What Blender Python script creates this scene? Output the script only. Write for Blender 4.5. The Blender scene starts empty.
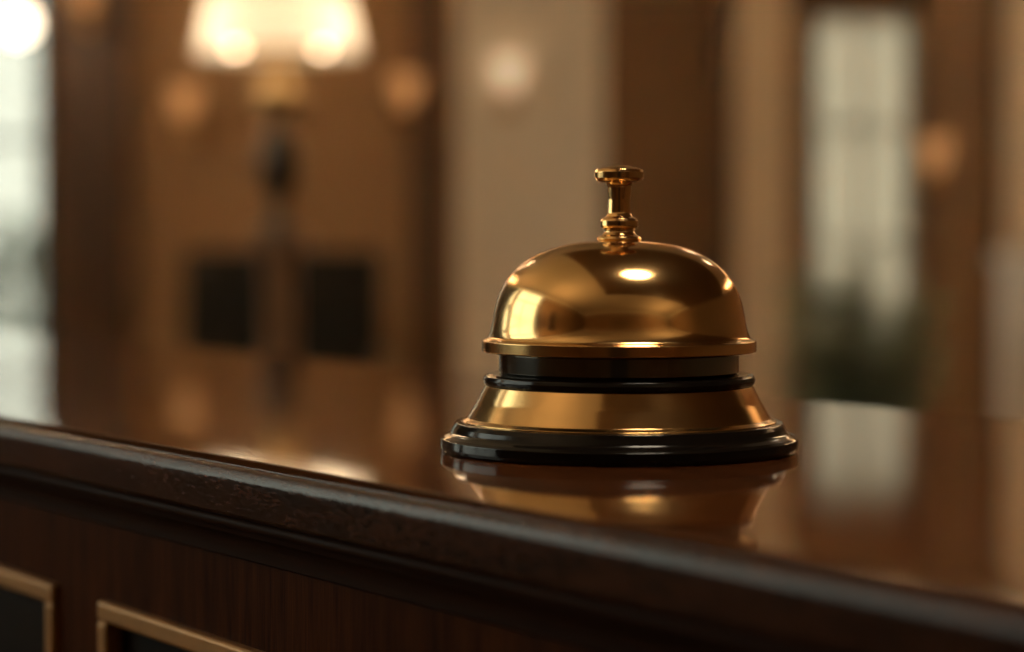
import bpy, bmesh, math, random
from mathutils import Vector, Matrix
random.seed(7)
C = bpy.context.scene.collection
PI = math.pi

# ---------------------------------------------------------------- constants
FPX = 2160.0                 # focal length in pixels of the 1024 px wide frame
TOP = 1.10                   # height of the counter top
CAMZ = TOP + 0.056
HOR = 246.0                  # row of the horizon


def X(px, D):                # sideways position of picture column px at distance D
    return (px - 512.0) / FPX * D


def Z(py, D):                # height of picture row py at distance D
    return CAMZ + (HOR - py) / FPX * D


# ---------------------------------------------------------------- materials
def nodes(name):
    m = bpy.data.materials.new(name)
    m.use_nodes = True
    nt = m.node_tree
    return m, nt, nt.nodes, nt.links, nt.nodes['Principled BSDF']


def simple(name, col, rough=0.5, metal=0.0, vary=0.15, scale=12.0, bump=0.0, spec=0.5, coat=0.0):
    """a plain surface whose colour drifts a little with a noise"""
    m, nt, N, L, b = nodes(name)
    tc = N.new('ShaderNodeTexCoord')
    nz = N.new('ShaderNodeTexNoise')
    nz.inputs['Scale'].default_value = scale
    nz.inputs['Detail'].default_value = 4
    L.new(tc.outputs['Object'], nz.inputs['Vector'])
    mx = N.new('ShaderNodeMix')
    mx.data_type = 'RGBA'
    mx.inputs[6].default_value = (*[c * (1 - vary) for c in col], 1)
    mx.inputs[7].default_value = (*[min(1, c * (1 + vary)) for c in col], 1)
    L.new(nz.outputs['Fac'], mx.inputs[0])
    L.new(mx.outputs[2], b.inputs['Base Color'])
    b.inputs['Roughness'].default_value = rough
    b.inputs['Metallic'].default_value = metal
    b.inputs['Specular IOR Level'].default_value = spec
    b.inputs['Coat Weight'].default_value = coat
    b.inputs['Coat Roughness'].default_value = 0.06
    if bump:
        bp = N.new('ShaderNodeBump')
        bp.inputs['Strength'].default_value = bump
        bp.inputs['Distance'].default_value = 0.002
        L.new(nz.outputs['Fac'], bp.inputs['Height'])
        L.new(bp.outputs['Normal'], b.inputs['Normal'])
    return m


def wood(name, dark, light, stretch=(1.2, 14, 14), rough=(0.10, 0.2), scale=6.0, bump=0.02, spec=0.5, coat=0.0, fleck=0.5):
    """grain runs along the axis with the small stretch factor"""
    m, nt, N, L, b = nodes(name)
    tc = N.new('ShaderNodeTexCoord')
    mp = N.new('ShaderNodeMapping')
    mp.inputs['Scale'].default_value = stretch
    L.new(tc.outputs['Object'], mp.inputs['Vector'])
    n1 = N.new('ShaderNodeTexNoise')
    n1.inputs['Scale'].default_value = scale
    n1.inputs['Detail'].default_value = 6
    n1.inputs['Distortion'].default_value = 0.6
    L.new(mp.outputs['Vector'], n1.inputs['Vector'])
    n2 = N.new('ShaderNodeTexNoise')
    n2.inputs['Scale'].default_value = scale * 7
    n2.inputs['Detail'].default_value = 4
    L.new(mp.outputs['Vector'], n2.inputs['Vector'])
    mixf = N.new('ShaderNodeMath')
    mixf.operation = 'MULTIPLY_ADD'
    mixf.inputs[1].default_value = fleck
    L.new(n2.outputs['Fac'], mixf.inputs[0])
    mul = N.new('ShaderNodeMath')
    mul.operation = 'MULTIPLY'
    mul.inputs[1].default_value = 1 - fleck
    L.new(n1.outputs['Fac'], mul.inputs[0])
    L.new(mul.outputs[0], mixf.inputs[2])
    cr = N.new('ShaderNodeValToRGB')
    cr.color_ramp.elements[0].position = 0.35
    cr.color_ramp.elements[0].color = (*dark, 1)
    cr.color_ramp.elements[1].position = 0.65
    cr.color_ramp.elements[1].color = (*light, 1)
    L.new(mixf.outputs[0], cr.inputs['Fac'])
    L.new(cr.outputs['Color'], b.inputs['Base Color'])
    mr = N.new('ShaderNodeMapRange')
    mr.inputs['From Min'].default_value = 0.3
    mr.inputs['From Max'].default_value = 0.7
    mr.inputs['To Min'].default_value = rough[0]
    mr.inputs['To Max'].default_value = rough[1]
    L.new(n2.outputs['Fac'], mr.inputs['Value'])
    L.new(mr.outputs['Result'], b.inputs['Roughness'])
    b.inputs['Specular IOR Level'].default_value = spec
    b.inputs['Coat Weight'].default_value = coat
    b.inputs['Coat Roughness'].default_value = 0.05
    if bump:
        bp = N.new('ShaderNodeBump')
        bp.inputs['Strength'].default_value = bump
        bp.inputs['Distance'].default_value = 0.0006
        L.new(n2.outputs['Fac'], bp.inputs['Height'])
        L.new(bp.outputs['Normal'], b.inputs['Normal'])
    return m


def brass_mat(name, col, r0, r1):
    m, nt, N, L, b = nodes(name)
    tc = N.new('ShaderNodeTexCoord')
    n1 = N.new('ShaderNodeTexNoise')
    n1.inputs['Scale'].default_value = 55
    n1.inputs['Detail'].default_value = 5
    L.new(tc.outputs['Object'], n1.inputs['Vector'])
    n2 = N.new('ShaderNodeTexNoise')
    n2.inputs['Scale'].default_value = 900
    n2.inputs['Detail'].default_value = 2
    L.new(tc.outputs['Object'], n2.inputs['Vector'])
    mr = N.new('ShaderNodeMapRange')
    mr.inputs['From Min'].default_value = 0.3
    mr.inputs['From Max'].default_value = 0.7
    mr.inputs['To Min'].default_value = r0
    mr.inputs['To Max'].default_value = r1
    L.new(n1.outputs['Fac'], mr.inputs['Value'])
    L.new(mr.outputs['Result'], b.inputs['Roughness'])
    mx = N.new('ShaderNodeMix')
    mx.data_type = 'RGBA'
    mx.inputs[6].default_value = (*[c * 0.86 for c in col], 1)
    mx.inputs[7].default_value = (*col, 1)
    L.new(n1.outputs['Fac'], mx.inputs[0])
    L.new(mx.outputs[2], b.inputs['Base Color'])
    b.inputs['Metallic'].default_value = 1
    bp = N.new('ShaderNodeBump')
    bp.inputs['Strength'].default_value = 0.012
    bp.inputs['Distance'].default_value = 0.0004
    L.new(n2.outputs['Fac'], bp.inputs['Height'])
    L.new(bp.outputs['Normal'], b.inputs['Normal'])
    return m


def glow(name, col, strength, base=(0.9, 0.8, 0.65)):
    m, nt, N, L, b = nodes(name)
    b.inputs['Base Color'].default_value = (*base, 1)
    b.inputs['Roughness'].default_value = 0.6
    b.inputs['Emission Color'].default_value = (*col, 1)
    b.inputs['Emission Strength'].default_value = strength
    return m


def shade_mat(name, col, trans):
    """woven lamp shade: lets the bulbs behind it through"""
    m, nt, N, L, b = nodes(name)
    N.remove(b)
    out = N['Material Output']
    d = N.new('ShaderNodeBsdfDiffuse')
    t = N.new('ShaderNodeBsdfTranslucent')
    mx = N.new('ShaderNodeMixShader')
    tc = N.new('ShaderNodeTexCoord')
    nz = N.new('ShaderNodeTexNoise')
    nz.inputs['Scale'].default_value = 160
    L.new(tc.outputs['Object'], nz.inputs['Vector'])
    cm = N.new('ShaderNodeMix')
    cm.data_type = 'RGBA'
    cm.inputs[6].default_value = (*[c * 0.93 for c in col], 1)
    cm.inputs[7].default_value = (*col, 1)
    L.new(nz.outputs['Fac'], cm.inputs[0])
    L.new(cm.outputs[2], d.inputs['Color'])
    L.new(cm.outputs[2], t.inputs['Color'])
    mx.inputs[0].default_value = trans
    L.new(d.outputs[0], mx.inputs[1])
    L.new(t.outputs[0], mx.inputs[2])
    L.new(mx.outputs[0], out.inputs['Surface'])
    return m


def glass_mat(name):
    m, nt, N, L, b = nodes(name)
    N.remove(b)
    out = N['Material Output']
    t = N.new('ShaderNodeBsdfTransparent')
    t.inputs['Color'].default_value = (0.93, 0.97, 0.94, 1)
    g = N.new('ShaderNodeBsdfGlossy')
    g.inputs['Roughness'].default_value = 0.02
    f = N.new('ShaderNodeFresnel')
    f.inputs['IOR'].default_value = 1.45
    mx = N.new('ShaderNodeMixShader')
    L.new(f.outputs[0], mx.inputs[0])
    L.new(t.outputs[0], mx.inputs[1])
    L.new(g.outputs[0], mx.inputs[2])
    L.new(mx.outputs[0], out.inputs['Surface'])
    return m


def leaf_mat(name, col):
    m, nt, N, L, b = nodes(name)
    tc = N.new('ShaderNodeTexCoord')
    nz = N.new('ShaderNodeTexNoise')
    nz.inputs['Scale'].default_value = 7
    L.new(tc.outputs['Object'], nz.inputs['Vector'])
    cr = N.new('ShaderNodeValToRGB')
    cr.color_ramp.elements[0].position = 0.35
    cr.color_ramp.elements[0].color = (*[c * 0.35 for c in col], 1)
    cr.color_ramp.elements[1].position = 0.65
    cr.color_ramp.elements[1].color = (*col, 1)
    L.new(nz.outputs['Fac'], cr.inputs['Fac'])
    L.new(cr.outputs['Color'], b.inputs['Base Color'])
    b.inputs['Roughness'].default_value = 0.35
    t = N.new('ShaderNodeBsdfTranslucent')
    L.new(cr.outputs['Color'], t.inputs['Color'])
    mx = N.new('ShaderNodeMixShader')
    mx.inputs[0].default_value = 0.4
    L.new(b.outputs[0], mx.inputs[1])
    L.new(t.outputs[0], mx.inputs[2])
    L.new(mx.outputs[0], N['Material Output'].inputs['Surface'])
    return m


M = {
    'brass': brass_mat('polished_brass', (0.81, 0.515, 0.215), 0.11, 0.19),
    'brass_skirt': brass_mat('brass_skirt', (0.81, 0.515, 0.215), 0.11, 0.18),
    'ebony': simple('black_lacquer', (0.006, 0.0045, 0.0035), 0.12, vary=0.3, scale=30, spec=0.22),
    'neck': simple('black_nickel', (0.20, 0.19, 0.17), 0.12, metal=1.0, vary=0.1),
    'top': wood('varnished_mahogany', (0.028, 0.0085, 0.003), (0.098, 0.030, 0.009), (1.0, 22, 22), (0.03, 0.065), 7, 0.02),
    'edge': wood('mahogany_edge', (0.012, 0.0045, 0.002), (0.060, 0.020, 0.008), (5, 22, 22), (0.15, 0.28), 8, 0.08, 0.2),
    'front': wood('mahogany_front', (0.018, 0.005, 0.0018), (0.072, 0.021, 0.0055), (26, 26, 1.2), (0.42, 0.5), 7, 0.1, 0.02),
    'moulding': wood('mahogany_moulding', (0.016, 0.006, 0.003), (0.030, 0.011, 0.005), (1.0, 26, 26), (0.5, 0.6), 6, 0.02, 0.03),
    'panel': wood('dark_panel', (0.006, 0.004, 0.003), (0.014, 0.008, 0.005), (22, 22, 1.5), (0.4, 0.5), 7, 0.05, 0.06),
    'gilt': simple('aged_gilt', (0.36, 0.175, 0.055), 0.42, metal=0.55, vary=0.25, scale=60, bump=0.1),
    'walnut': wood('dark_walnut', (0.026, 0.012, 0.005), (0.075, 0.034, 0.012), (9, 9, 0.8), (0.35, 0.5), 4, 0.05),
    'ebony_wood': wood('smoked_oak', (0.018, 0.009, 0.004), (0.045, 0.02, 0.009), (9, 9, 0.8), (0.35, 0.5), 4, 0.05),
    'dark_block': wood('dark_block_oak', (0.12, 0.062, 0.026), (0.22, 0.125, 0.052), (0.8, 9, 9), (0.4, 0.55), 4, 0.05),  # for the added block that the bell reflects as a dark area
    'mid_oak': wood('mid_oak', (0.085, 0.046, 0.018), (0.165, 0.092, 0.036), (9, 9, 0.8), (0.4, 0.55), 4, 0.05),
    'oak': wood('warm_oak', (0.16, 0.075, 0.028), (0.30, 0.15, 0.06), (9, 9, 0.8), (0.4, 0.55), 4, 0.05),
    'tanwall': simple('tan_wall_covering', (0.235, 0.138, 0.062), 0.7, vary=0.12, scale=2.5),
    'plaster': simple('cream_plaster', (0.85, 0.77, 0.63), 0.75, vary=0.07, scale=3),
    'ceiling': simple('ceiling_paint', (0.70, 0.60, 0.46), 0.8, vary=0.05, scale=2),
    'leather': simple('black_leather', (0.006, 0.005, 0.004), 0.6, vary=0.3, scale=40, bump=0.15, spec=0.15),
    'bronze': simple('dark_bronze', (0.035, 0.025, 0.015), 0.35, metal=0.8, vary=0.3, scale=20),
    'gold': simple('satin_gold', (0.50, 0.30, 0.11), 0.4, metal=0.9, vary=0.15, scale=20),
    'antique': simple('antique_gold', (0.30, 0.18, 0.07), 0.45, metal=0.9, vary=0.2, scale=20),
    'shade': shade_mat('lamp_shade_linen', (0.94, 0.86, 0.73), 0.6),
    'shadeband': shade_mat('lamp_shade_band', (0.80, 0.60, 0.40), 0.45),
    'bulb': glow('lit_bulb', (1.0, 0.76, 0.48), 12),
    'globe': glow('lit_globe', (1.0, 0.82, 0.58), 6),
    'amber': glow('amber_glass_lit', (1.0, 0.50, 0.18), 0.32, (0.7, 0.4, 0.2)),
    'cream_lit': glow('cream_glass_lit', (1.0, 0.75, 0.48), 0.6),
    'fill_diffuser': glow('fill_diffuser_lit', (1.0, 0.79, 0.55), 17),  # lit face of the ceiling lights added as fill
    'pendant_in': glow('pendant_diffuser_lit', (1.0, 0.84, 0.62), 34),
    'panel_lit': glow('opal_panel_lit', (1.0, 0.76, 0.47), 0.75),
    'glass': glass_mat('window_glass'),
    'leaf': leaf_mat('glossy_leaf', (0.34, 0.41, 0.27)),
    'leafd': simple('hedge_leaf', (0.05, 0.10, 0.045), 0.5, vary=0.5, scale=6),
    'bark': simple('bark', (0.08, 0.05, 0.03), 0.8, vary=0.3, scale=30, bump=0.3),
    'pot': simple('glazed_pot', (0.16, 0.10, 0.06), 0.3, vary=0.2, scale=14),
    'soil': simple('soil', (0.03, 0.02, 0.013), 0.95, vary=0.4, scale=60, bump=0.5),
    'stone': simple('white_marble', (0.88, 0.85, 0.79), 0.55, vary=0.1, scale=7),
    'lawn': simple('lawn_green', (0.09, 0.15, 0.06), 0.9, vary=0.3, scale=3),
    'canvas': simple('canvas', (0.3, 0.2, 0.1), 0.8),
}


def sheer_mat(name, col, through, tint=(1, 1, 1)):
    m, nt, N, L, b = nodes(name)
    N.remove(b)
    out = N['Material Output']
    t = N.new('ShaderNodeBsdfTransparent')
    t.inputs['Color'].default_value = (*tint, 1)
    tl = N.new('ShaderNodeBsdfTranslucent')
    d = N.new('ShaderNodeBsdfDiffuse')
    tl.inputs['Color'].default_value = (*col, 1)
    d.inputs['Color'].default_value = (*col, 1)
    a, c = N.new('ShaderNodeMixShader'), N.new('ShaderNodeMixShader')
    a.inputs[0].default_value = 0.5
    L.new(d.outputs[0], a.inputs[1])
    L.new(tl.outputs[0], a.inputs[2])
    c.inputs[0].default_value = through
    L.new(a.outputs[0], c.inputs[1])
    L.new(t.outputs[0], c.inputs[2])
    L.new(c.outputs[0], out.inputs['Surface'])
    return m


M['dim_voile'] = sheer_mat('dimming_voile', (0.16, 0.16, 0.145), 0.33, (1.0, 0.98, 0.94))  # grey sheer added to dim the left window
M['sheer'] = sheer_mat('sheer_voile', (0.50, 0.39, 0.28), 0.12, (1.0, 0.88, 0.72))


def floor_mat():
    m, nt, N, L, b = nodes('stone_tile_floor')
    tc = N.new('ShaderNodeTexCoord')
    br = N.new('ShaderNodeTexBrick')
    br.offset = 0
    br.inputs['Scale'].default_value = 1.0
    br.inputs['Brick Width'].default_value = 0.6
    br.inputs['Row Height'].default_value = 0.6
    br.inputs['Mortar Size'].default_value = 0.004
    br.inputs['Color1'].default_value = (0.16, 0.10, 0.055, 1)
    br.inputs['Color2'].default_value = (0.20, 0.125, 0.07, 1)
    br.inputs['Mortar'].default_value = (0.06, 0.04, 0.025, 1)
    L.new(tc.outputs['Object'], br.inputs['Vector'])
    L.new(br.outputs['Color'], b.inputs['Base Color'])
    b.inputs['Roughness'].default_value = 0.25
    return m


M['floor'] = floor_mat()


# ---------------------------------------------------------------- mesh helpers
def link(name, bm, mat, parent=None, smooth=False, loc=None, bevel=0.0):
    bmesh.ops.recalc_face_normals(bm, faces=bm.faces[:])
    me = bpy.data.meshes.new(name)
    bm.to_mesh(me)
    bm.free()
    if smooth:
        for p in me.polygons:
            p.use_smooth = True
    me.materials.append(mat)
    o = bpy.data.objects.new(name, me)
    C.objects.link(o)
    if parent:
        o.parent = parent
    if loc:
        o.location = loc
    if bevel:
        md = o.modifiers.new('edge_rounding', 'BEVEL')
        md.width = bevel
        md.segments = 3
        md.limit_method = 'ANGLE'
    return o


def box(bm, x0, x1, y0, y1, z0, z1, mat=None):
    vs = [bm.verts.new(p) for p in ((x0, y0, z0), (x1, y0, z0), (x1, y1, z0), (x0, y1, z0),
                                    (x0, y0, z1), (x1, y0, z1), (x1, y1, z1), (x0, y1, z1))]
    for f in ((0, 3, 2, 1), (4, 5, 6, 7), (0, 1, 5, 4), (1, 2, 6, 5), (2, 3, 7, 6), (3, 0, 4, 7)):
        bm.faces.new([vs[i] for i in f])
    if mat is not None:
        for v in vs:
            v.co = mat @ v.co
    return vs


def boxes(*lst):
    bm = bmesh.new()
    for b in lst:
        box(bm, *b)
    return bm


def fillet(pts, eps=0.25):
    """pts: (r, z, radius). Rounds every corner by its radius, with support points."""
    out = []
    n = len(pts)
    for i, (r, z, f) in enumerate(pts):
        p = Vector((r, z))
        if f <= 0 or i == 0 or i == n - 1:
            out.append(p)
            continue
        a = Vector(pts[i - 1][:2]) - p
        b = Vector(pts[i + 1][:2]) - p
        la, lb = a.length, b.length
        a.normalize()
        b.normalize()
        ang = a.angle(b)
        if ang > PI - 0.02:
            out.append(p)
            continue
        t = min(f / math.tan(ang / 2), la * 0.46, lb * 0.46)
        rad = t * math.tan(ang / 2)
        p1, p2 = p + a * t, p + b * t
        c = p + (a + b).normalized() * (rad / math.sin(ang / 2))
        v1, v2 = p1 - c, p2 - c
        tot = v1.angle(v2)
        sgn = 1 if v1.x * v2.y - v1.y * v2.x > 0 else -1
        e = min(eps * rad, 0.04 * la)
        out.append(p1 + a * e)
        k = 7
        for j in range(k + 1):
            th = sgn * tot * j / k
            out.append(c + Vector((v1.x * math.cos(th) - v1.y * math.sin(th), v1.x * math.sin(th) + v1.y * math.cos(th))))
        out.append(p2 + b * min(eps * rad, 0.04 * lb))
    return out


def lathe(prof, seg=96, scale=1.0, bm=None, off=(0, 0, 0)):
    bm = bm or bmesh.new()
    rings = []
    for p in prof:
        r, z = p[0] * scale, p[1] * scale
        if r < 1e-7:
            rings.append([bm.verts.new((off[0], off[1], z + off[2]))])
        else:
            rings.append([bm.verts.new((off[0] + r * math.cos(2 * PI * k / seg), off[1] + r * math.sin(2 * PI * k / seg), z + off[2]))
                          for k in range(seg)])
    for a, b in zip(rings, rings[1:]):
        if len(a) == 1 and len(b) == 1:
            continue
        for k in range(seg):
            k2 = (k + 1) % seg
            if len(a) == 1:
                bm.faces.new((a[0], b[k], b[k2]))
            elif len(b) == 1:
                bm.faces.new((a[k], b[0], a[k2]))
            else:
                bm.faces.new((a[k], b[k], b[k2], a[k2]))
    return bm


def sweep(prof, x0, x1):
    """closed (y, z) outline pushed along x, with end caps"""
    bm = bmesh.new()
    A = [bm.verts.new((x0, p[0], p[1])) for p in prof]
    B = [bm.verts.new((x1, p[0], p[1])) for p in prof]
    n = len(prof)
    for i in range(n):
        j = (i + 1) % n
        bm.faces.new((A[i], A[j], B[j], B[i]))
    bm.faces.new(A)
    bm.faces.new(B[::-1])
    return bm


def tube(bm, pts, rad, seg=10):
    pts = [Vector(p) for p in pts]
    rads = rad if isinstance(rad, (list, tuple)) else [rad] * len(pts)
    rings = []
    for i, p in enumerate(pts):
        d = (pts[min(i + 1, len(pts) - 1)] - pts[max(i - 1, 0)]).normalized()
        u = d.cross(Vector((0, 0, 1)))
        if u.length < 1e-3:
            u = d.cross(Vector((0, 1, 0)))
        u.normalize()
        v = d.cross(u)
        rings.append([bm.verts.new(p + (u * math.cos(2 * PI * k / seg) + v * math.sin(2 * PI * k / seg)) * rads[i]) for k in range(seg)])
    for a, b in zip(rings, rings[1:]):
        for k in range(seg):
            bm.faces.new((a[k], a[(k + 1) % seg], b[(k + 1) % seg], b[k]))
    bm.faces.new(rings[0][::-1])
    bm.faces.new(rings[-1])
    return bm


def thing(name, label, cat, loc=(0, 0, 0), rz=0.0, group=None):
    o = bpy.data.objects.new(name, None)
    o.empty_display_size = 0.05
    C.objects.link(o)
    o.location = loc
    o.rotation_euler = (0, 0, rz)
    tag(o, label, cat, group)
    return o


def tag(o, label, cat, group=None):
    o['label'] = label
    o['category'] = cat
    if group:
        o['group'] = group
    return o


def struct(name, bm, mat, label=None, parent=None, **k):
    o = link(name, bm, mat, parent, **k)
    if parent is None:
        o['kind'] = 'structure'
        o['label'] = label
        o['category'] = name.rsplit('_', 1)[0] if '_' in name else name
    return o


def smooth_sharp(o, deg=40):
    o.data.set_sharp_from_angle(angle=math.radians(deg))
    return o


# ================================================================ THE BELL
S = 0.593 / FPX              # metres per picture pixel at the bell
BELL = Vector((X(619, 0.593), 0.593, TOP))
bell = thing('service_bell', 'polished brass call bell with black base standing on the mahogany countertop', 'bell', BELL)

base = fillet([(0, 0, 0), (174, 0, 0), (177.5, 1.5, 1.2), (178.5, 5, 2), (178.5, 12.8, 1.6), (175.5, 15.0, 1.2), (168.5, 18.0, 7),
               (165.5, 24.5, 1.5), (163, 28.6, 1.5), (158, 29.2, 1.0), (100, 29.2, 0)])
link('base', lathe(base, 160, S), M['ebony'], bell, True)
sk = fillet([(157, 28.6, 0), (157.3, 30.2, 0.6), (154.5, 31.6, 0.8), (151.5, 33.0, 1.2), (142, 49, 40), (134, 65, 0.8), (131, 66.6, 0.6), (120, 66.6, 0)])
link('skirt', lathe(sk, 160, S), M['brass_skirt'], bell, True)
col = fillet([(118, 64.5, 0), (131.5, 64.8, 0.6), (135, 67, 1.5), (136, 71, 2), (134.5, 75, 2), (130, 76.8, 1.5), (122, 77.2, 0.6), (112, 77.2, 0)])
link('collar', lathe(col, 160, S), M['ebony'], bell, True)
nk = fillet([(113, 76, 0), (117, 76.6, 0.6), (120, 79, 0.8), (120, 97, 1.2), (116, 100.5, 1.2), (106, 101, 1), (30, 104, 3), (9, 110, 4), (8, 200, 0)])
link('neck', lathe(nk, 160, S), M['neck'], bell, True)


def dome_profile():
    a, b, p, z0 = 126.0, 96.3, 2.6, 113.2
    raw = []
    for i in range(2001):
        t = PI / 2 * i / 2000
        r = a * max(0, math.cos(t)) ** (2 / p)
        z = b * math.sin(t) ** (2 / p)
        r += 5.0 * math.exp(-z / 9.0)
        if r < 9 and i < 1999:
            pass
        raw.append((r, z0 + z))
    raw[-1] = (0.0, z0 + b)
    # even steps along the curve
    L = [0]
    for q, w in zip(raw, raw[1:]):
        L.append(L[-1] + math.hypot(w[0] - q[0], w[1] - q[1]))
    n, out, j = 90, [], 0
    for k in range(n + 1):
        s = L[-1] * k / n
        while j < len(L) - 2 and L[j + 1] < s:
            j += 1
        f = (s - L[j]) / max(1e-9, L[j + 1] - L[j])
        out.append((raw[j][0] + (raw[j + 1][0] - raw[j][0]) * f, raw[j][1] + (raw[j + 1][1] - raw[j][1]) * f))
    return out


outer = dome_profile()
outer[-1] = (0.0, outer[-1][1])
rim = fillet([(126, 112, 0), (129, 98.6, 1.0), (134.5, 98.0, 0.6), (137.2, 99.2, 1.0), (137.2, 109.6, 0.9), (134.6, 111.0, 0.8), (132.2, 112.0, 1.2), (131.0, 113.0, 0)])
inner = [(max(0.0, r - 4.5), z - 4.5) for r, z in outer[::-1] if z - 4.5 > 113]
inner[0] = (0.0, inner[0][1])
link('dome', lathe([*inner, *[tuple(p) for p in rim], *outer[1:]], 192, S), M['brass'], bell, True)

fl = fillet([(0, 206, 0), (15, 207.4, 0), (21.5, 209.0, 0.5), (22.6, 211, 0.8), (21.5, 213.2, 1), (17.2, 215, 2), (15.0, 218, 3), (15.2, 220.5, 1),
             (18.0, 222, 0.8), (18.9, 224, 1), (18.9, 229, 1), (17.4, 231.4, 1), (13.6, 233, 2), (11.6, 237, 6), (11.2, 250, 30), (12.2, 264, 8), (14.5, 267.5, 1.5), (14, 269, 0), (0, 269, 0)])
pl = link('plunger', lathe(fl, 96, S), M['brass'], bell, True)
cap = fillet([(0, 266.6, 0), (13, 266.8, 0.6), (17.5, 267.3, 2), (22.6, 269.0, 2), (24.3, 271.5, 1.2), (24.6, 277.5, 1.5), (23.2, 280.2, 1.4), (18, 282.0, 4), (9, 284.0, 8), (0, 284.8, 0)])
link('button', lathe(cap, 96, S), M['brass'], pl, True)

# ================================================================ THE COUNTER
ANG = math.atan2(0.825, -0.565)                      # the direction the front edge runs away from us
EDGE = Vector((X(619, 0.429), 0.429, 0.0))           # a point on the front edge
RZ = ANG                                             # local +x runs away along the edge, local -y is the room side... see below
# local frame: x along the edge (away from camera), y to the left of it (towards the guest side)
XA, XB = -1.7, 3.2
DEPTH = 0.272
ctop = thing('countertop', 'glossy dark mahogany countertop with rounded front edge under the brass bell', 'countertop', (EDGE.x, EDGE.y, 0), RZ)


def arc(cx, cz, r, a0, a1, n=10):
    return [(cx + r * math.cos(math.radians(a0 + (a1 - a0) * i / n)), cz + r * math.sin(math.radians(a0 + (a1 - a0) * i / n))) for i in range(n + 1)]


# slab: closed outline (y outwards = +, z)
R = 0.0055
slab = [(-DEPTH, TOP - 0.014), (-DEPTH, TOP - 0.003)] + [(-DEPTH + 0.003, TOP), (-DEPTH + 0.02, TOP)]
EASE0, EASE1, TILT = -0.028, -0.0032, math.radians(0.9)      # the top eases down towards the edge
zt_ = TOP
for i in range(21):
    slab.append((EASE0 + (EASE1 - EASE0) * i / 20, TOP - TILT * (EASE1 - EASE0) * (i / 20) ** 2 / 2))
zt_ = slab[-1][1]
slab += [(EASE1 + 0.0003, zt_ - 0.0003), (EASE1 + 0.0003, TOP - 0.0024), (-0.03, TOP - 0.0024), (-0.03, TOP - 0.014)]
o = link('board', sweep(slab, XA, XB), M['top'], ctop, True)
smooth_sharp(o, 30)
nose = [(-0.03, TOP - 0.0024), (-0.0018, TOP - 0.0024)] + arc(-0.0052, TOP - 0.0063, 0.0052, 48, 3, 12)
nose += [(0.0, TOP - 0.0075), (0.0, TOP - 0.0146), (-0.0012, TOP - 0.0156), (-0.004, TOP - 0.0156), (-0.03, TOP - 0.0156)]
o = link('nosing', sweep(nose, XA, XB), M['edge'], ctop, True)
smooth_sharp(o, 30)

desk = thing('reception_desk', 'dark mahogany reception desk front with gilt framed panels below the countertop', 'desk', (EDGE.x, EDGE.y, 0), RZ)
# front mouldings under the slab: a bead, a cove, then the flat front
mould = [(-0.02, TOP - 0.0157), (-0.0035, TOP - 0.0157), (-0.0028, TOP - 0.0162)]
mould += arc(-0.0040, TOP - 0.0180, 0.0016, 60, -70, 8)
mould += [(-0.0052, TOP - 0.0200), (-0.0056, TOP - 0.0215)]
mould += arc(-0.0056 + 0.0, TOP - 0.0265, 0.005, 90, 170, 8)
mould += [(-0.0108, TOP - 0.0275), (-0.0108, TOP - 0.0292), (-0.0135, TOP - 0.0305), (-0.02, TOP - 0.0305)]
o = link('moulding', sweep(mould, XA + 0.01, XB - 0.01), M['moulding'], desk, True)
smooth_sharp(o, 35)
FY = -0.0125                                          # the face of the flat front
PT, PB = TOP - 0.0535, 0.16                           # top and bottom of the framed panels
panels = []
pw, gap = 0.42, 0.036
P0 = -0.1408
k = -4
while k < 8:
    a = P0 + k * (pw + gap)
    if a > XA + 0.05 and a + pw < XB - 0.05:
        panels.append((a, a + pw))
    k += 1
bm = bmesh.new()
box(bm, XA + 0.02, XB - 0.02, -0.24, FY - 0.006, 0.0, TOP - 0.0158)
xs = [XA + 0.02] + [v for p in panels for v in p] + [XB - 0.02]
box(bm, XA + 0.02, XB - 0.02, FY - 0.006, FY, PT, TOP - 0.0158)
box(bm, XA + 0.02, XB - 0.02, FY - 0.006, FY, 0.0, PB)
for i in range(0, len(xs), 2):
    box(bm, xs[i], xs[i + 1], FY - 0.006, FY, PB, PT)
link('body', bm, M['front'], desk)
link('plinth', boxes((XA + 0.015, XB - 0.015, FY, FY + 0.012, 0.0, 0.12)), M['moulding'], desk, bevel=0.003)
for a, b in panels:
    pn = link('panel', boxes((a + 0.001, b - 0.001, FY - 0.0058, FY - 0.0035, PB + 0.001, PT - 0.001)), M['panel'], desk)
    bm = bmesh.new()
    w = 0.0062
    for (u0, u1, z0, z1) in ((a, b, PT - w, PT), (a, b, PB, PB + w), (a, a + w, PB + w, PT - w), (b - w, b, PB + w, PT - w)):
        box(bm, u0, u1, FY - 0.0035, FY + 0.003, z0, z1)
    link('panel_frame', bm, M['gilt'], pn, bevel=0.0012)

# ================================================================ THE ROOM
XL, XR, YB, YF, H = -3.3, 4.6, 11.0, -4.2, 3.3
T = 0.2
struct('floor', boxes((XL - T, XR + T, YF - T, YB + T, -0.1, 0.0)), M['floor'], 'brown stone tiled lobby floor')
struct('ceiling', boxes((XL - T, XR + T, YF - T, YB + T, H, H + 0.1)), M['ceiling'], 'cream painted lobby ceiling')

# --- back wall with a window at the left, a door and a glazed garden door at the right
W1 = (X(-105, YB), X(48, YB), 0.45, 2.95)
D1 = (X(588, YB), X(738, YB), 0.0, 2.45)
G1 = (X(806, YB), X(918, YB), 0.0, Z(10, YB))


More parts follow.
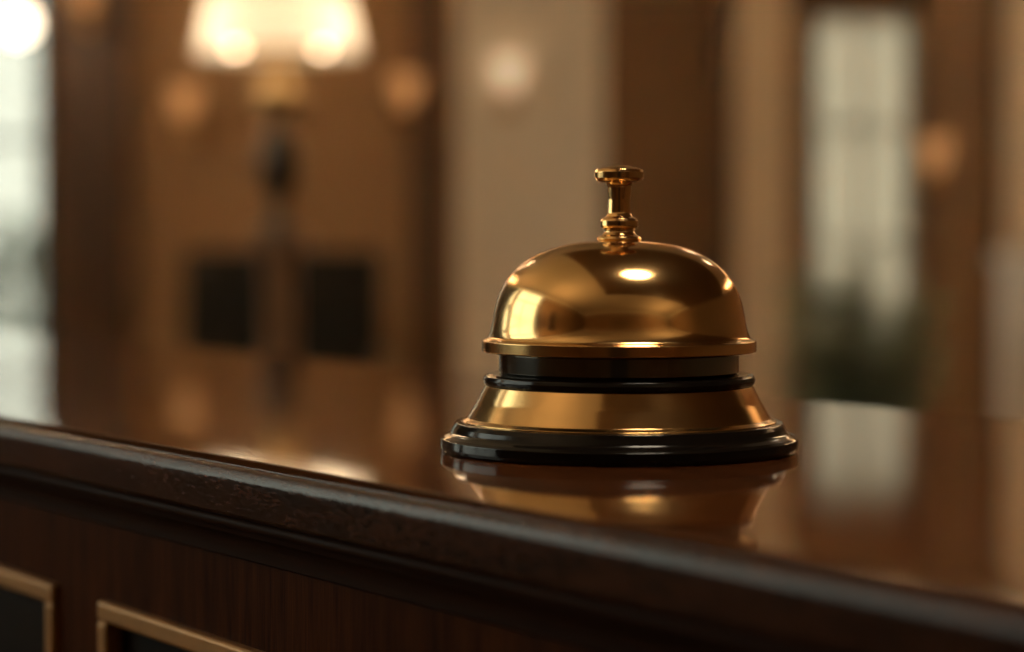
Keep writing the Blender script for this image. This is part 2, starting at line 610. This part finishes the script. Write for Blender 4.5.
def wall_y(y0, y1, xa, xb, holes):
    """a wall in the xz plane with rectangular openings"""
    bm = bmesh.new()
    hs = sorted(holes)
    x = xa
    for (a, b, z0, z1) in hs:
        box(bm, x, a, y0, y1, 0, H)
        if z0 > 0:
            box(bm, a, b, y0, y1, 0, z0)
        box(bm, a, b, y0, y1, z1, H)
        x = b
    box(bm, x, xb, y0, y1, 0, H)
    return bm


struct('wall_back', wall_y(YB, YB + T, XL - T, XR + T, [W1, D1, G1]), M['tanwall'], 'tan far wall of the lobby behind the lamp')
W3 = (0.35, 2.62, 1.05, 3.12)          # y from, y to, z
W4 = (2.95, 7.3, 1.25, 3.12)
bm = wall_y(0, T, YF - T, YB + T, [W3, W4])
for v in bm.verts:                      # turn the wall onto the left side
    v.co = Vector((XL - v.co.y, v.co.x, v.co.z))
struct('wall_left', bm, M['tanwall'], 'tan wall on the left side of the lobby')
struct('wall_right', boxes((XR, XR + T, YF - T, YB + T, 0, H)), M['tanwall'], 'tan wall on the right side of the lobby')
D2 = (-0.9, 0.5, 0.0, 2.5)
struct('wall_front', wall_y(YF - T, YF, XL - T, XR + T, [D2]), M['tanwall'], 'tan wall behind the viewer')


def window(name, x0, x1, z0, z1, y, label, nx=2, nz=3, mat='walnut', into=-1, sill=True):
    """frame with glazing bars in the xz plane; returns its root"""
    fw = 0.055
    bm = boxes((x0, x0 + fw, y, y + 0.09, z0, z1), (x1 - fw, x1, y, y + 0.09, z0, z1),
               (x0 + fw, x1 - fw, y, y + 0.09, z0, z0 + fw), (x0 + fw, x1 - fw, y, y + 0.09, z1 - fw, z1))
    r = struct(name, bm, M[mat], label, bevel=0.004)
    bm = bmesh.new()
    for i in range(1, nx):
        x = x0 + (x1 - x0) * i / nx
        box(bm, x - 0.014, x + 0.014, y + 0.02, y + 0.07, z0 + fw, z1 - fw)
    for i in range(1, nz):
        z = z0 + (z1 - z0) * i / nz
        box(bm, x0 + fw, x1 - fw, y + 0.024, y + 0.066, z - 0.014, z + 0.014)
    link('glazing_bars', bm, M[mat], r)
    link('glass', boxes((x0 + fw, x1 - fw, y + 0.043, y + 0.047, z0 + fw, z1 - fw)), M['glass'], r)
    if sill:
        link('window_sill', boxes((x0 - 0.05, x1 + 0.05, y - 0.14, y + 0.02, z0 - 0.04, z0)), M[mat], r, bevel=0.006)
    return r


window('window_1', *W1, YB + 0.03, 'tall bright window in the far wall at the left edge of the photo', 2, 2, sill=False)
gd = window('door_2', *G1, YB + 0.03, 'glazed garden door in the far wall behind the potted plant', 2, 4, sill=False)
link('door_handle', tube(bmesh.new(), [(G1[0] + 0.03, YB - 0.01, 1.02), (G1[0] + 0.03, YB - 0.03, 1.06), (G1[0] + 0.03, YB - 0.03, 1.2), (G1[0] + 0.03, YB + 0.03, 1.24)], 0.009), M['gold'], gd)
for nm, W, lb in (('window_2', W3, 'daylight window in the left wall beside the counter'), ('window_3', W4, 'daylight window in the left wall farther along')):
    r = window(nm, W[0], W[1], W[2], W[3], 0.03, lb, 2 if nm == 'window_2' else 4, 3)
    r.rotation_euler = (0, 0, PI / 2)
    r.location = (XL, 0, 0)

# door_1 : panelled walnut door in a recess
def panel_door(name, D, y, label, flip=1, mat='ebony_wood'):
    x0, x1, z0, z1 = D
    j = 0.06
    r = struct(name, boxes((x0, x0 + j, y, y + 0.14, 0, z1), (x1 - j, x1, y, y + 0.14, 0, z1), (x0 + j, x1 - j, y, y + 0.14, z1 - j, z1)), M[mat], label, bevel=0.005)
    a, b = x0 + j + 0.003, x1 - j - 0.003
    ym = y + 0.07
    leaf = boxes((a, b, ym - 0.012, ym + 0.012, 0.004, z1 - j - 0.003))
    st = 0.1
    zs = [0.004, 0.9, 1.0, 2.2]
    for (u0, u1, w0, w1) in ((a, a + st, 0.004, z1 - j - 0.003), (b - st, b, 0.004, z1 - j - 0.003), (a + st, b - st, 0.004, 0.2),
                             (a + st, b - st, 0.92, 1.06), (a + st, b - st, z1 - j - 0.15, z1 - j - 0.003)):
        box(leaf, u0, u1, ym - 0.025, ym + 0.025, w0, w1)
    lf = link('door_leaf', leaf, M[mat], r, bevel=0.003)
    yk = ym - flip * 0.025
    bm = bmesh.new()
    lathe(fillet([(0, 0, 0), (0.026, 0, 0.002), (0.026, 0.006, 0.002), (0.01, 0.01, 0.003), (0.01, 0.035, 0.004), (0.026, 0.045, 0.01), (0.022, 0.064, 0.01), (0, 0.068, 0)]), 24, 1.0, bm)
    o = link('door_knob', bm, M['gold'], lf, True)
    o.rotation_euler = (PI / 2 * flip, 0, 0)
    o.location = (a + 0.05, yk, 1.0)
    return r


panel_door('door_1', D1, YB + 0.02, 'brown oak panelled door in the far wall beside the cream pillar', 1, 'mid_oak')
panel_door('door_3', D2, YF - 0.16, 'dark panelled entrance door behind the viewer', -1)

# --- pilasters and casings of the far wall
def pilaster(name, px0, px1, y0, y1, mat, label, inset=None, cap=True, Dp=None):
    Dp = Dp or y0
    x0, x1 = X(px0, Dp), X(px1, Dp)
    r = struct(name, boxes((x0, x1, y0, y1, 0.25, H - 0.2)), M[mat], label, bevel=0.012)
    link('foot', boxes((x0 - 0.03, x1 + 0.03, y0 - 0.03, y1, 0, 0.25)), M[mat], r, bevel=0.012)
    link('capital', boxes((x0 - 0.03, x1 + 0.03, y0 - 0.03, y1, H - 0.2, H - 0.08), (x0 - 0.06, x1 + 0.06, y0 - 0.06, y1, H - 0.08, H)), M[mat], r, bevel=0.012)
    if inset:
        f = 0.27
        w = x1 - x0
        link('inset_panel', boxes((x0 + w * f, x1 - w * f, y0 - 0.008, y0 + 0.01, 0.4, H - 0.4)), M[inset], r, bevel=0.004)
    return r


pilaster('trim_1', 52, 128, YB - 0.12, YB, 'walnut', 'dark walnut pilaster beside the bright left window', 'ebony_wood')
pilaster('trim_2', 410, 446, YB - 0.1, YB, 'walnut', 'narrow walnut pilaster left of the cream pillar')
pilaster('column', 457, 604, 9.6, 10.15, 'plaster', 'broad cream plaster pillar behind the bell').name = 'trim_3'
pilaster('trim_4', 738, 788, YB - 0.2, YB, 'plaster', 'slim cream pilaster between the oak door and the garden door')
pilaster('trim_5', 922, 988, YB - 0.14, YB, 'mid_oak', 'brown oak pilaster right of the garden door')
pilaster('trim_6', 1004, 1060, YB - 0.1, YB, 'plaster', 'cream pilaster at the right edge of the photo')
bm = boxes((XL, W1[1], YB - 0.02, YB, 0, 0.14), (X(128, YB), D1[0], YB - 0.02, YB, 0, 0.14), (D1[1], G1[0], YB - 0.02, YB, 0, 0.14), (G1[1], XR, YB - 0.02, YB, 0, 0.14))
struct('baseboard_back', bm, M['walnut'], 'walnut baseboard along the far wall')
bm = boxes((D1[1], G1[1] + 0.05, YB - 0.03, YB, G1[3], G1[3] + 0.1), )
struct('trim_7', bm, M['walnut'], 'walnut rail above the garden door')

# ================================================================ LOBBY THINGS
# --- table lamp on a pedestal
LD = 4.6
lx = X(280, LD)
zb = Z(236, LD)                      # where the lamp stands
ped = thing('pedestal', 'slim wooden pedestal under the lit table lamp', 'pedestal', (lx, LD, 0))
link('column', boxes((-0.034, 0.034, -0.034, 0.034, 0.06, zb - 0.03)), M['oak'], ped, bevel=0.006)
link('foot', boxes((-0.13, 0.13, -0.13, 0.13, 0, 0.03), (-0.085, 0.085, -0.085, 0.085, 0.03, 0.06)), M['oak'], ped, bevel=0.006)
link('top', boxes((-0.065, 0.065, -0.065, 0.065, zb - 0.03, zb)), M['oak'], ped, bevel=0.008)

lamp = thing('table_lamp', 'lit table lamp with a wide cream shade standing on the wooden pedestal', 'lamp', (lx, LD, zb))
q = lambda py: (Z(py, LD) - zb)
link('base', lathe(fillet([(0, 0, 0), (0.046, 0, 0.004), (0.047, 0.01, 0.004), (0.025, 0.018, 0.01), (0.015, q(205), 0.01), (0.018, q(200), 0.004), (0, q(200), 0)]), 40), M['bronze'], lamp, True)
link('body', lathe(fillet([(0, q(201), 0), (0.02, q(200), 0.003), (0.033, q(188), 0.02), (0.041, q(160), 0.05), (0.03, q(134), 0.03), (0.014, q(124), 0.01), (0.013, q(118), 0.004), (0, q(118), 0)]), 40), M['bronze'], lamp, True)
link('neck', lathe(fillet([(0, q(119), 0), (0.02, q(118), 0.004), (0.05, q(106), 0.03), (0.056, q(96), 0.02), (0.034, q(82), 0.02), (0.012, q(76), 0.006), (0.010, q(40), 0), (0, q(40), 0)]), 40), M['antique'], lamp, True)
rb = (371 - 187 - 20) / 2 / FPX * LD
rt = rb * 0.70
zl0, zl1 = q(54), q(-62)
prof = [(rb, zl0), (rb * 0.998, zl0 + 0.006)] + [(rb + (rt - rb) * (i / 12) ** 0.9, zl0 + (zl1 - zl0) * i / 12) for i in range(1, 13)]
prof2 = prof + [(r - 0.0025, z) for r, z in prof[::-1]] + [prof[0]]
shade = link('lamp_shade', lathe(prof, 72), M['shade'], lamp, True)
bandz = q(14)
fr = (bandz - zl0) / (zl1 - zl0)
rr = rb + (rt - rb) * fr ** 0.9
link('shade_trim', lathe([(rr + 0.001, bandz - 0.003), (rr + 0.003, bandz - 0.002), (rr + 0.003, bandz + 0.002), (rr, bandz + 0.003)], 72), M['shadeband'], shade, True)
hub = bmesh.new()
for a in (0, 120, 240):
    c_, s_ = math.cos(math.radians(a)), math.sin(math.radians(a))
    tube(hub, [(0.008 * c_, 0.008 * s_, zl1 - 0.03), (rt * c_, rt * s_, zl1 - 0.004)], 0.002, 6)
tube(hub, [(0, 0, q(40)), (0, 0, zl1 - 0.02)], 0.004, 8)
tube(hub, [(-0.09, 0, q(52)), (0.09, 0, q(52))], 0.006, 8)
link('shade_spider', hub, M['gold'], lamp)
for s in (-1, 1):
    bz = q(51)
    bb = link('bulb', lathe([(0, -0.004), (0.012, 0), (0.013, 0.02), (0.022, 0.036), (0.027, 0.05), (0.025, 0.064), (0.015, 0.076), (0, 0.08)], 24), M['bulb'], lamp, True)
    bb.location = (s * 0.092, 0, bz)
    ld = bpy.data.lights.new('lamp_bulb_light', 'POINT')
    ld.energy = 0.68
    ld.color = (1.0, 0.81, 0.60)
    ld.shadow_soft_size = 0.03
    lo = bpy.data.objects.new('bulb_light', ld)
    C.objects.link(lo)
    lo.parent = lamp
    lo.location = (s * 0.092, -0.035, bz + 0.04)

# --- two dark chairs by the far wall
CD = 9.9


def chair(x, label):
    r = thing('armchair', label, 'chair', (x, CD, 0), 0, 'dark chairs by the far wall')
    w = 0.205
    bm = bmesh.new()
    box(bm, -w, w, -0.045, 0.045, 0.0, 0.685)
    bk = link('backrest', bm, M['leather'], r, bevel=0.03)
    bk.location = (0, 0.2, 0.45)
    bk.rotation_euler = (-0.1, 0, 0)
    link('seat', boxes((-w, w, -0.26, 0.2, 0.36, 0.47)), M['leather'], r, bevel=0.03)
    for sx in (-1, 1):
        link('arm', boxes((sx * w - 0.02, sx * w + 0.02, -0.25, 0.2, 0.62, 0.665), (sx * w - 0.016, sx * w + 0.016, -0.24, -0.2, 0.44, 0.63)), M['ebony_wood'], r, bevel=0.008)
        for sy in (-0.22, 0.2):
            b = bmesh.new()
            tube(b, [(sx * (w - 0.03), sy, 0.37), (sx * (w - 0.02), sy * 1.04, 0.0)], [0.022, 0.014], 10)
            link('leg', b, M['ebony_wood'], r)
    return r


chair(X(221, CD), 'black leather armchair left of the lamp pedestal by the far wall')
chair(X(333.5, CD), 'black leather armchair right of the lamp pedestal by the far wall')

# --- wall sconces
def sconce(px, py, y, mat, label, s=1.0):
    r = thing('wall_sconce', label, 'sconce', (X(px, y), y, Z(py, y)), 0, 'lit wall sconces')
    link('back_plate', boxes((-0.04 * s, 0.04 * s, -0.014, 0.0, -0.16 * s, 0.02 * s)), M['gold'], r, bevel=0.006)
    b = bmesh.new()
    tube(b, [(0, -0.01, -0.1 * s), (0, -0.06, -0.12 * s), (0, -0.1, -0.11 * s), (0, -0.11, -0.07 * s)], 0.008, 10)
    link('arm', b, M['gold'], r, True)
    link('cup', lathe(fillet([(0, -0.085 * s, 0), (0.02 * s, -0.085 * s, 0.003), (0.034 * s, -0.068 * s, 0.004), (0, -0.066 * s, 0)]), 24, 1, None, (0, -0.11, 0)), M['gold'], r, True)
    link('lamp_shade', lathe([(0.034 * s, -0.066 * s), (0.052 * s, -0.03 * s), (0.066 * s, 0.03 * s), (0.072 * s, 0.09 * s), (0.069 * s, 0.09 * s), (0.062 * s, 0.03 * s), (0.03 * s, -0.06 * s)], 32, 1, None, (0, -0.11, 0)), M[mat], r, True)
    return r


sconce(190, 108, YB, 'amber', 'amber wall sconce on the tan wall left of the table lamp')
sconce(408, 95, YB, 'amber', 'amber wall sconce on the tan wall right of the table lamp')
sconce(509, 80, 9.6, 'cream_lit', 'bright cream wall sconce on the broad plaster pillar')
sconce(92, 0, YB - 0.128, 'amber', 'amber wall sconce high on the walnut pilaster beside the window')
sconce(930, 158, YB - 0.14, 'amber', 'amber wall sconce on the oak pilaster beside the garden door')

# --- globe pendant at the top left
GD = 5.2
gx, gz = X(20, GD), Z(24, GD)
gl = thing('pendant_lamp', 'bright glass globe pendant hanging before the left window', 'lamp', (gx, GD, H))
bm = bmesh.new()
bmesh.ops.create_uvsphere(bm, u_segments=32, v_segments=20, radius=0.04)
g = link('globe', bm, M['globe'], gl, True)
g.location = (0, 0, gz - H)
link('fitting', lathe(fillet([(0, gz - H + 0.037, 0), (0.024, gz - H + 0.037, 0.002), (0.024, gz - H + 0.09, 0.006), (0.008, gz - H + 0.105, 0.003), (0, gz - H + 0.11, 0)]), 24), M['gold'], gl, True)
link('cord', tube(bmesh.new(), [(0, 0, gz - H + 0.1), (0, 0, -0.02)], 0.004, 8), M['bronze'], gl)
link('ceiling_rose', lathe(fillet([(0, -0.03, 0), (0.03, -0.028, 0.006), (0.05, 0, 0), (0, 0, 0)]), 32), M['gold'], gl, True)

# --- pendant over the counter (above the frame; it lights the bell)
el, az = math.radians(76), math.radians(50)
hp = 1.25
dd = hp / math.tan(el)
pcx, pcy = BELL.x + dd * math.sin(az), BELL.y - dd * math.cos(az)
pz = TOP + 0.05 + hp
pd = thing('pendant_lamp', 'brass dome pendant hanging above the service bell out of the frame', 'lamp', (pcx, pcy, 3.0))
h0 = pz - 3.0
link('lamp_shade', lathe([(0.2, h0), (0.202, h0 + 0.004), (0.2, h0 + 0.05), (0.15, h0 + 0.11), (0.07, h0 + 0.15), (0.02, h0 + 0.165), (0.02, h0 + 0.16), (0.066, h0 + 0.145), (0.145, h0 + 0.105), (0.194, h0 + 0.05), (0.196, h0 + 0.004), (0.2, h0)], 48), M['bronze'], pd, True)
link('diffuser', lathe([(0, h0 + 0.012), (0.12, h0 + 0.014), (0.19, h0 + 0.022), (0.19, h0 + 0.03), (0, h0 + 0.03)], 48), M['pendant_in'], pd, True)
link('stem', tube(bmesh.new(), [(0, 0, h0 + 0.15), (0, 0, 0.0)], 0.006, 8), M['bronze'], pd)

# --- unseen ceiling lights added to brighten the far end of the lobby
fl_mesh = None
spots = [(-1.5, 5.6), (2.0, 5.6), (-1.9, 7.9), (1.5, 7.9)]
names = ['over the left front of the lobby', 'over the right front of the lobby', 'over the chairs', 'before the garden door',
         'behind the viewer on the left', 'behind the viewer on the right']
for (x, y), nm in zip(spots, names):
    r = thing('fill_ceiling_light', 'added round fill ceiling light ' + nm, 'ceiling light', (x, y, H), 0, 'added fill ceiling lights')
    link('rim', lathe([(0.2, 0), (0.2, -0.03), (0.185, -0.035), (0.18, -0.02), (0.18, 0)], 40), M['gold'], r, True)
    link('diffuser', lathe([(0.18, -0.02), (0.16, -0.045), (0.1, -0.062), (0, -0.07)], 40), M['fill_diffuser'], r, True)


# --- unseen ceiling block, added to put a dark area into the bell's reflections
SZ = 3.0
struct('ceiling_soffit', boxes((-0.55, XR, -1.3, 3.2, SZ, H)), M['dark_block'], 'oak block added out of view to darken the reflections in the bell', bevel=0.01)


def fill_torchiere(x, y, label, watts):  # unseen uplighter added to brighten the near ceiling
    r = thing('fill_floor_lamp', label, 'lamp', (x, y, 0), 0, 'added fill uplighters out of view')
    link('base', lathe(fillet([(0, 0, 0), (0.15, 0, 0.004), (0.152, 0.02, 0.008), (0.05, 0.035, 0.02), (0.016, 0.06, 0.01), (0, 0.06, 0)]), 40), M['bronze'], r, True)
    link('pole', lathe(fillet([(0, 0.05, 0), (0.014, 0.05, 0), (0.014, 0.9, 0.002), (0.022, 0.91, 0.004), (0.022, 0.95, 0.004), (0.012, 0.96, 0.002), (0.012, 1.72, 0), (0, 1.72, 0)]), 20), M['bronze'], r, True)
    link('bowl', lathe([(0, 1.70), (0.03, 1.702), (0.1, 1.74), (0.17, 1.81), (0.2, 1.88), (0.196, 1.881), (0.165, 1.815), (0.096, 1.746), (0, 1.712)], 48), M['bronze'], r, True)
    link('bulb', lathe([(0, 1.72), (0.02, 1.72), (0.03, 1.76), (0.022, 1.79), (0, 1.8)], 20), M['bulb'], r, True)
    ld = bpy.data.lights.new('fill_uplight', 'POINT')
    ld.energy = watts
    ld.color = (1.0, 0.80, 0.55)
    ld.shadow_soft_size = 0.04
    o = bpy.data.objects.new('fill_uplight', ld)
    C.objects.link(o)
    o.parent = r
    o.location = (0, 0, 1.845)
    return r


fill_torchiere(-2.2, -0.4, 'added unseen fill lamp with a bronze bowl left of the viewer', 70)
fill_torchiere(-2.8, 2.78, 'added unseen fill lamp with a bronze bowl between the left windows', 60)
fill_torchiere(2.9, -2.9, 'added unseen fill lamp with a bronze bowl in the corner behind the viewer', 70)

# --- foliage
def leaf_quad(bm, p, d, up, L, W):
    """a folded, tapering leaf"""
    s = d.cross(up)
    if s.length < 1e-4:
        s = Vector((1, 0, 0))
    s.normalize()
    n = s.cross(d).normalized()
    a = bm.verts.new(p)
    m1 = p + d * L * 0.45
    l1, r1, c1 = bm.verts.new(m1 + s * W + n * W * 0.3), bm.verts.new(m1 - s * W + n * W * 0.3), bm.verts.new(m1)
    e = bm.verts.new(p + d * L - n * L * 0.15)
    bm.faces.new((a, c1, l1))
    bm.faces.new((a, r1, c1))
    bm.faces.new((c1, e, l1))
    bm.faces.new((r1, e, c1))


def rnd_dir():
    while True:
        v = Vector((random.uniform(-1, 1), random.uniform(-1, 1), random.uniform(-1, 1)))
        if 0.1 < v.length < 1:
            return v.normalized()


PD = 7.6
px = X(858, PD)
plant = thing('potted_plant', 'large leafy green plant in a brown pot before the garden door', 'plant', (px, PD, 0))
link('pot', lathe(fillet([(0, 0, 0), (0.13, 0, 0.01), (0.17, 0.2, 0.1), (0.18, 0.34, 0.02), (0.195, 0.35, 0.004), (0.195, 0.38, 0.006), (0.172, 0.38, 0.004), (0.165, 0.33, 0), (0.1, 0.05, 0), (0, 0.05, 0)]), 48), M['pot'], plant, True)
link('soil', lathe([(0, 0.338), (0.1, 0.336), (0.164, 0.33), (0.164, 0.31), (0, 0.31)], 32), M['soil'], plant, True)
fol, stm = bmesh.new(), bmesh.new()
for i in range(70):
    a = random.uniform(0, 2 * PI)
    rad = random.uniform(0.03, 0.29)
    h = random.uniform(0.42, 0.86) - rad * 0.4
    top = Vector((rad * math.cos(a), rad * math.sin(a), 0.34 + h))
    b0 = Vector((0.04 * math.cos(a), 0.04 * math.sin(a), 0.33))
    mid = b0.lerp(top, 0.55) + Vector((0, 0, 0.05))
    tube(stm, [b0, mid, top], [0.006, 0.005, 0.003], 5)
    for j in range(9):
        t = random.uniform(0.35, 1.0)
        p = b0.lerp(top, t)
        d = (Vector((math.cos(a + random.uniform(-1.3, 1.3)), math.sin(a + random.uniform(-1.3, 1.3)), random.uniform(-0.4, 0.7)))).normalized()
        leaf_quad(fol, p, d, Vector((0, 0, 1)), random.uniform(0.08, 0.16), random.uniform(0.02, 0.036))
link('stems', stm, M['bark'], plant)
link('foliage', fol, M['leaf'], plant)


def shrub(x, y, h, w, label, n=900):
    r = thing('shrub', label, 'shrub', (x, y, 0), 0, 'garden shrubs outside the windows')
    s = bmesh.new()
    for k in range(6):
        a = k * 1.05
        tube(s, [(0, 0, 0), (0.1 * w * math.cos(a), 0.1 * w * math.sin(a), h * 0.4), (0.3 * w * math.cos(a), 0.3 * w * math.sin(a), h * 0.8)], [0.02, 0.014, 0.006], 6)
    link('stem', s, M['bark'], r)
    b = bmesh.new()
    for k in range(n):
        d = rnd_dir()
        f = random.uniform(0.55, 1.0) * (1 + 0.15 * math.sin(5 * d.x + 3 * d.z))
        p = Vector((d.x * w * 0.5 * f, d.y * w * 0.5 * f, h * 0.52 + d.z * h * 0.48 * f))
        if p.z < 0.05:
            continue
        leaf_quad(b, p, (d + rnd_dir() * 0.8).normalized(), Vector((0, 0, 1)), random.uniform(0.07, 0.13), random.uniform(0.02, 0.035))
    link('foliage', b, M['leafd'], r)
    return r


SD = 14.0
shrub(X(-120, SD), SD, Z(214, SD), 0.8, 'round green shrub outside the left window, at its left side')
shrub(X(24, SD), SD, Z(222, SD), 0.8, 'round green shrub outside the left window, at its right side')
lw = link('lawn', boxes((-14, 14, YB + T, 30, -0.1, -0.02), (-20, XL - T, -8, YB + T, -0.1, -0.02)), M['lawn'])
lw['kind'] = 'structure'
lw['label'] = 'green lawn outside the windows'

# --- pale stone pedestal at the right edge
QD = 8.2
qx = X(1000, QD)
zt = Z(252, QD)
st = thing('plinth', 'white marble display plinth standing at the right edge of the photo', 'plinth', (qx + 0.185, QD, 0), 0)
link('shaft', boxes((-0.16, 0.16, -0.16, 0.16, 0.1, zt - 0.05)), M['stone'], st, bevel=0.008)
link('foot', boxes((-0.2, 0.2, -0.2, 0.2, 0, 0.1)), M['stone'], st, bevel=0.01)
link('top_slab', boxes((-0.18, 0.18, -0.18, 0.18, zt - 0.05, zt)), M['stone'], st, bevel=0.01)

# --- sheer curtain drawn across the garden door
def sheer(name, x0, x1, z0, z1, y, label, mat='sheer'):
    r = thing(name, label, 'curtain', ((x0 + x1) / 2, y, z0))
    wd = (x1 - x0) / 2
    bm = bmesh.new()
    n = 120
    A, B = [], []
    for i in range(n + 1):
        x = -wd + 2 * wd * i / n
        yy = 0.022 * math.sin(i * 0.62) + 0.008 * math.sin(i * 1.7)
        A.append(bm.verts.new((x, yy, 0.01)))
        B.append(bm.verts.new((x, yy * 0.7, z1 - z0)))
    for i in range(n):
        bm.faces.new((A[i], A[i + 1], B[i + 1], B[i]))
    link('fabric', bm, M[mat], r, True)
    link('rod', tube(bmesh.new(), [(-wd - 0.02, 0, z1 - z0 + 0.012), (wd + 0.02, 0, z1 - z0 + 0.012)], 0.011, 12), M['gold'], r)
    return r


sheer('sheer_curtain', W1[0] - 0.05, W1[1] + 0.03, 0.3, W1[3] + 0.05, YB - 0.035, 'thin sheer curtain added to dim the bright left window', 'dim_voile')
sheer('sheer_curtain', G1[0] + 0.01, G1[1] - 0.01, 0.02, G1[3] - 0.03, YB - 0.035, 'pale sheer curtain hanging across the glazed garden door')

# --- unseen ledge round the room, added to hide the fill strips
CZ = 3.03
bm = boxes((XL, XR, YB - 0.22, YB, CZ, CZ + 0.03), (XL, XR, YB - 0.22, YB - 0.2, CZ + 0.03, CZ + 0.1),
           (XL, XR, YF, YF + 0.22, CZ, CZ + 0.03), (XL, XR, YF + 0.2, YF + 0.22, CZ + 0.03, CZ + 0.1),
           (XL, XL + 0.22, YF + 0.22, YB - 0.22, CZ, CZ + 0.03), (XL + 0.2, XL + 0.22, YF + 0.22, YB - 0.22, CZ + 0.03, CZ + 0.1),
           (XR - 0.22, XR, YF + 0.22, YB - 0.22, CZ, CZ + 0.03), (XR - 0.22, XR - 0.2, YF + 0.22, YB - 0.22, CZ + 0.03, CZ + 0.1))
struct('cornice', bm, M['plaster'], 'cream ledge added out of view to hide the fill strips')
FILL = 62.0                       # watts per metre of added fill strip
for (cx, cy, lx_, rz) in ((0.2, YB - 0.11, XR - XL - 0.5, 0),
                          (XL + 0.11, 7.9, 5.6, PI / 2), (XR - 0.11, 7.9, 5.6, PI / 2)):
    ld = bpy.data.lights.new('fill_strip', 'AREA')  # added out of view to raise the ambient light of the far lobby
    ld.shape = 'RECTANGLE'
    ld.size, ld.size_y = lx_, 0.06
    ld.energy = FILL * lx_
    ld.color = (1.0, 0.82, 0.60)
    o = bpy.data.objects.new('fill_strip', ld)
    C.objects.link(o)
    o.location = (cx, cy, CZ + 0.045)
    o.rotation_euler = (PI, 0, rz)

# ================================================================ DAYLIGHT
w = bpy.data.worlds.new('daylight')
bpy.context.scene.world = w
w.use_nodes = True
N, L = w.node_tree.nodes, w.node_tree.links
bg = N['Background']
tc = N.new('ShaderNodeTexCoord')
sp = N.new('ShaderNodeSeparateXYZ')
cr = N.new('ShaderNodeValToRGB')
L.new(tc.outputs['Generated'], sp.inputs[0])
L.new(sp.outputs['Z'], cr.inputs['Fac'])
cr.color_ramp.elements[0].color = (0.95, 0.92, 0.81, 1)
cr.color_ramp.elements[1].color = (0.97, 0.95, 0.90, 1)
L.new(cr.outputs['Color'], bg.inputs['Color'])
bg.inputs['Strength'].default_value = 3.5


def portal(loc, rot, sx, sy):
    ld = bpy.data.lights.new('window_portal', 'AREA')
    ld.shape = 'RECTANGLE'
    ld.size, ld.size_y = sx, sy
    ld.cycles.is_portal = True
    o = bpy.data.objects.new('window_portal', ld)
    C.objects.link(o)
    o.location = loc
    o.rotation_euler = rot


for W in (W1, G1):
    portal(((W[0] + W[1]) / 2, YB + 0.15, (W[2] + W[3]) / 2), (-PI / 2, 0, 0), W[1] - W[0], W[3] - W[2])
for W in (W3, W4):
    portal((XL - 0.15, (W[0] + W[1]) / 2, (W[2] + W[3]) / 2), (PI / 2, 0, -PI / 2), W[1] - W[0], W[3] - W[2])

# ================================================================ CAMERA
cd = bpy.data.cameras.new('camera')
cam = bpy.data.objects.new('camera', cd)
C.objects.link(cam)
cam.location = (0, 0, CAMZ)
cam.rotation_euler = (PI / 2 - math.atan((326 - HOR) / FPX), 0, 0)
cd.sensor_width = 36
cd.lens = FPX / 1024 * 36
cd.clip_start = 0.02
cd.clip_end = 100
cd.dof.use_dof = True
cd.dof.focus_distance = 0.570
cd.dof.aperture_fstop = 6.3
bpy.context.scene.camera = cam

sc = bpy.context.scene
sc.view_settings.view_transform = 'Standard'
sc.view_settings.look = 'None'
sc.view_settings.exposure = 0.0
sc.view_settings.gamma = 1.0
sc.view_settings.use_curve_mapping = False
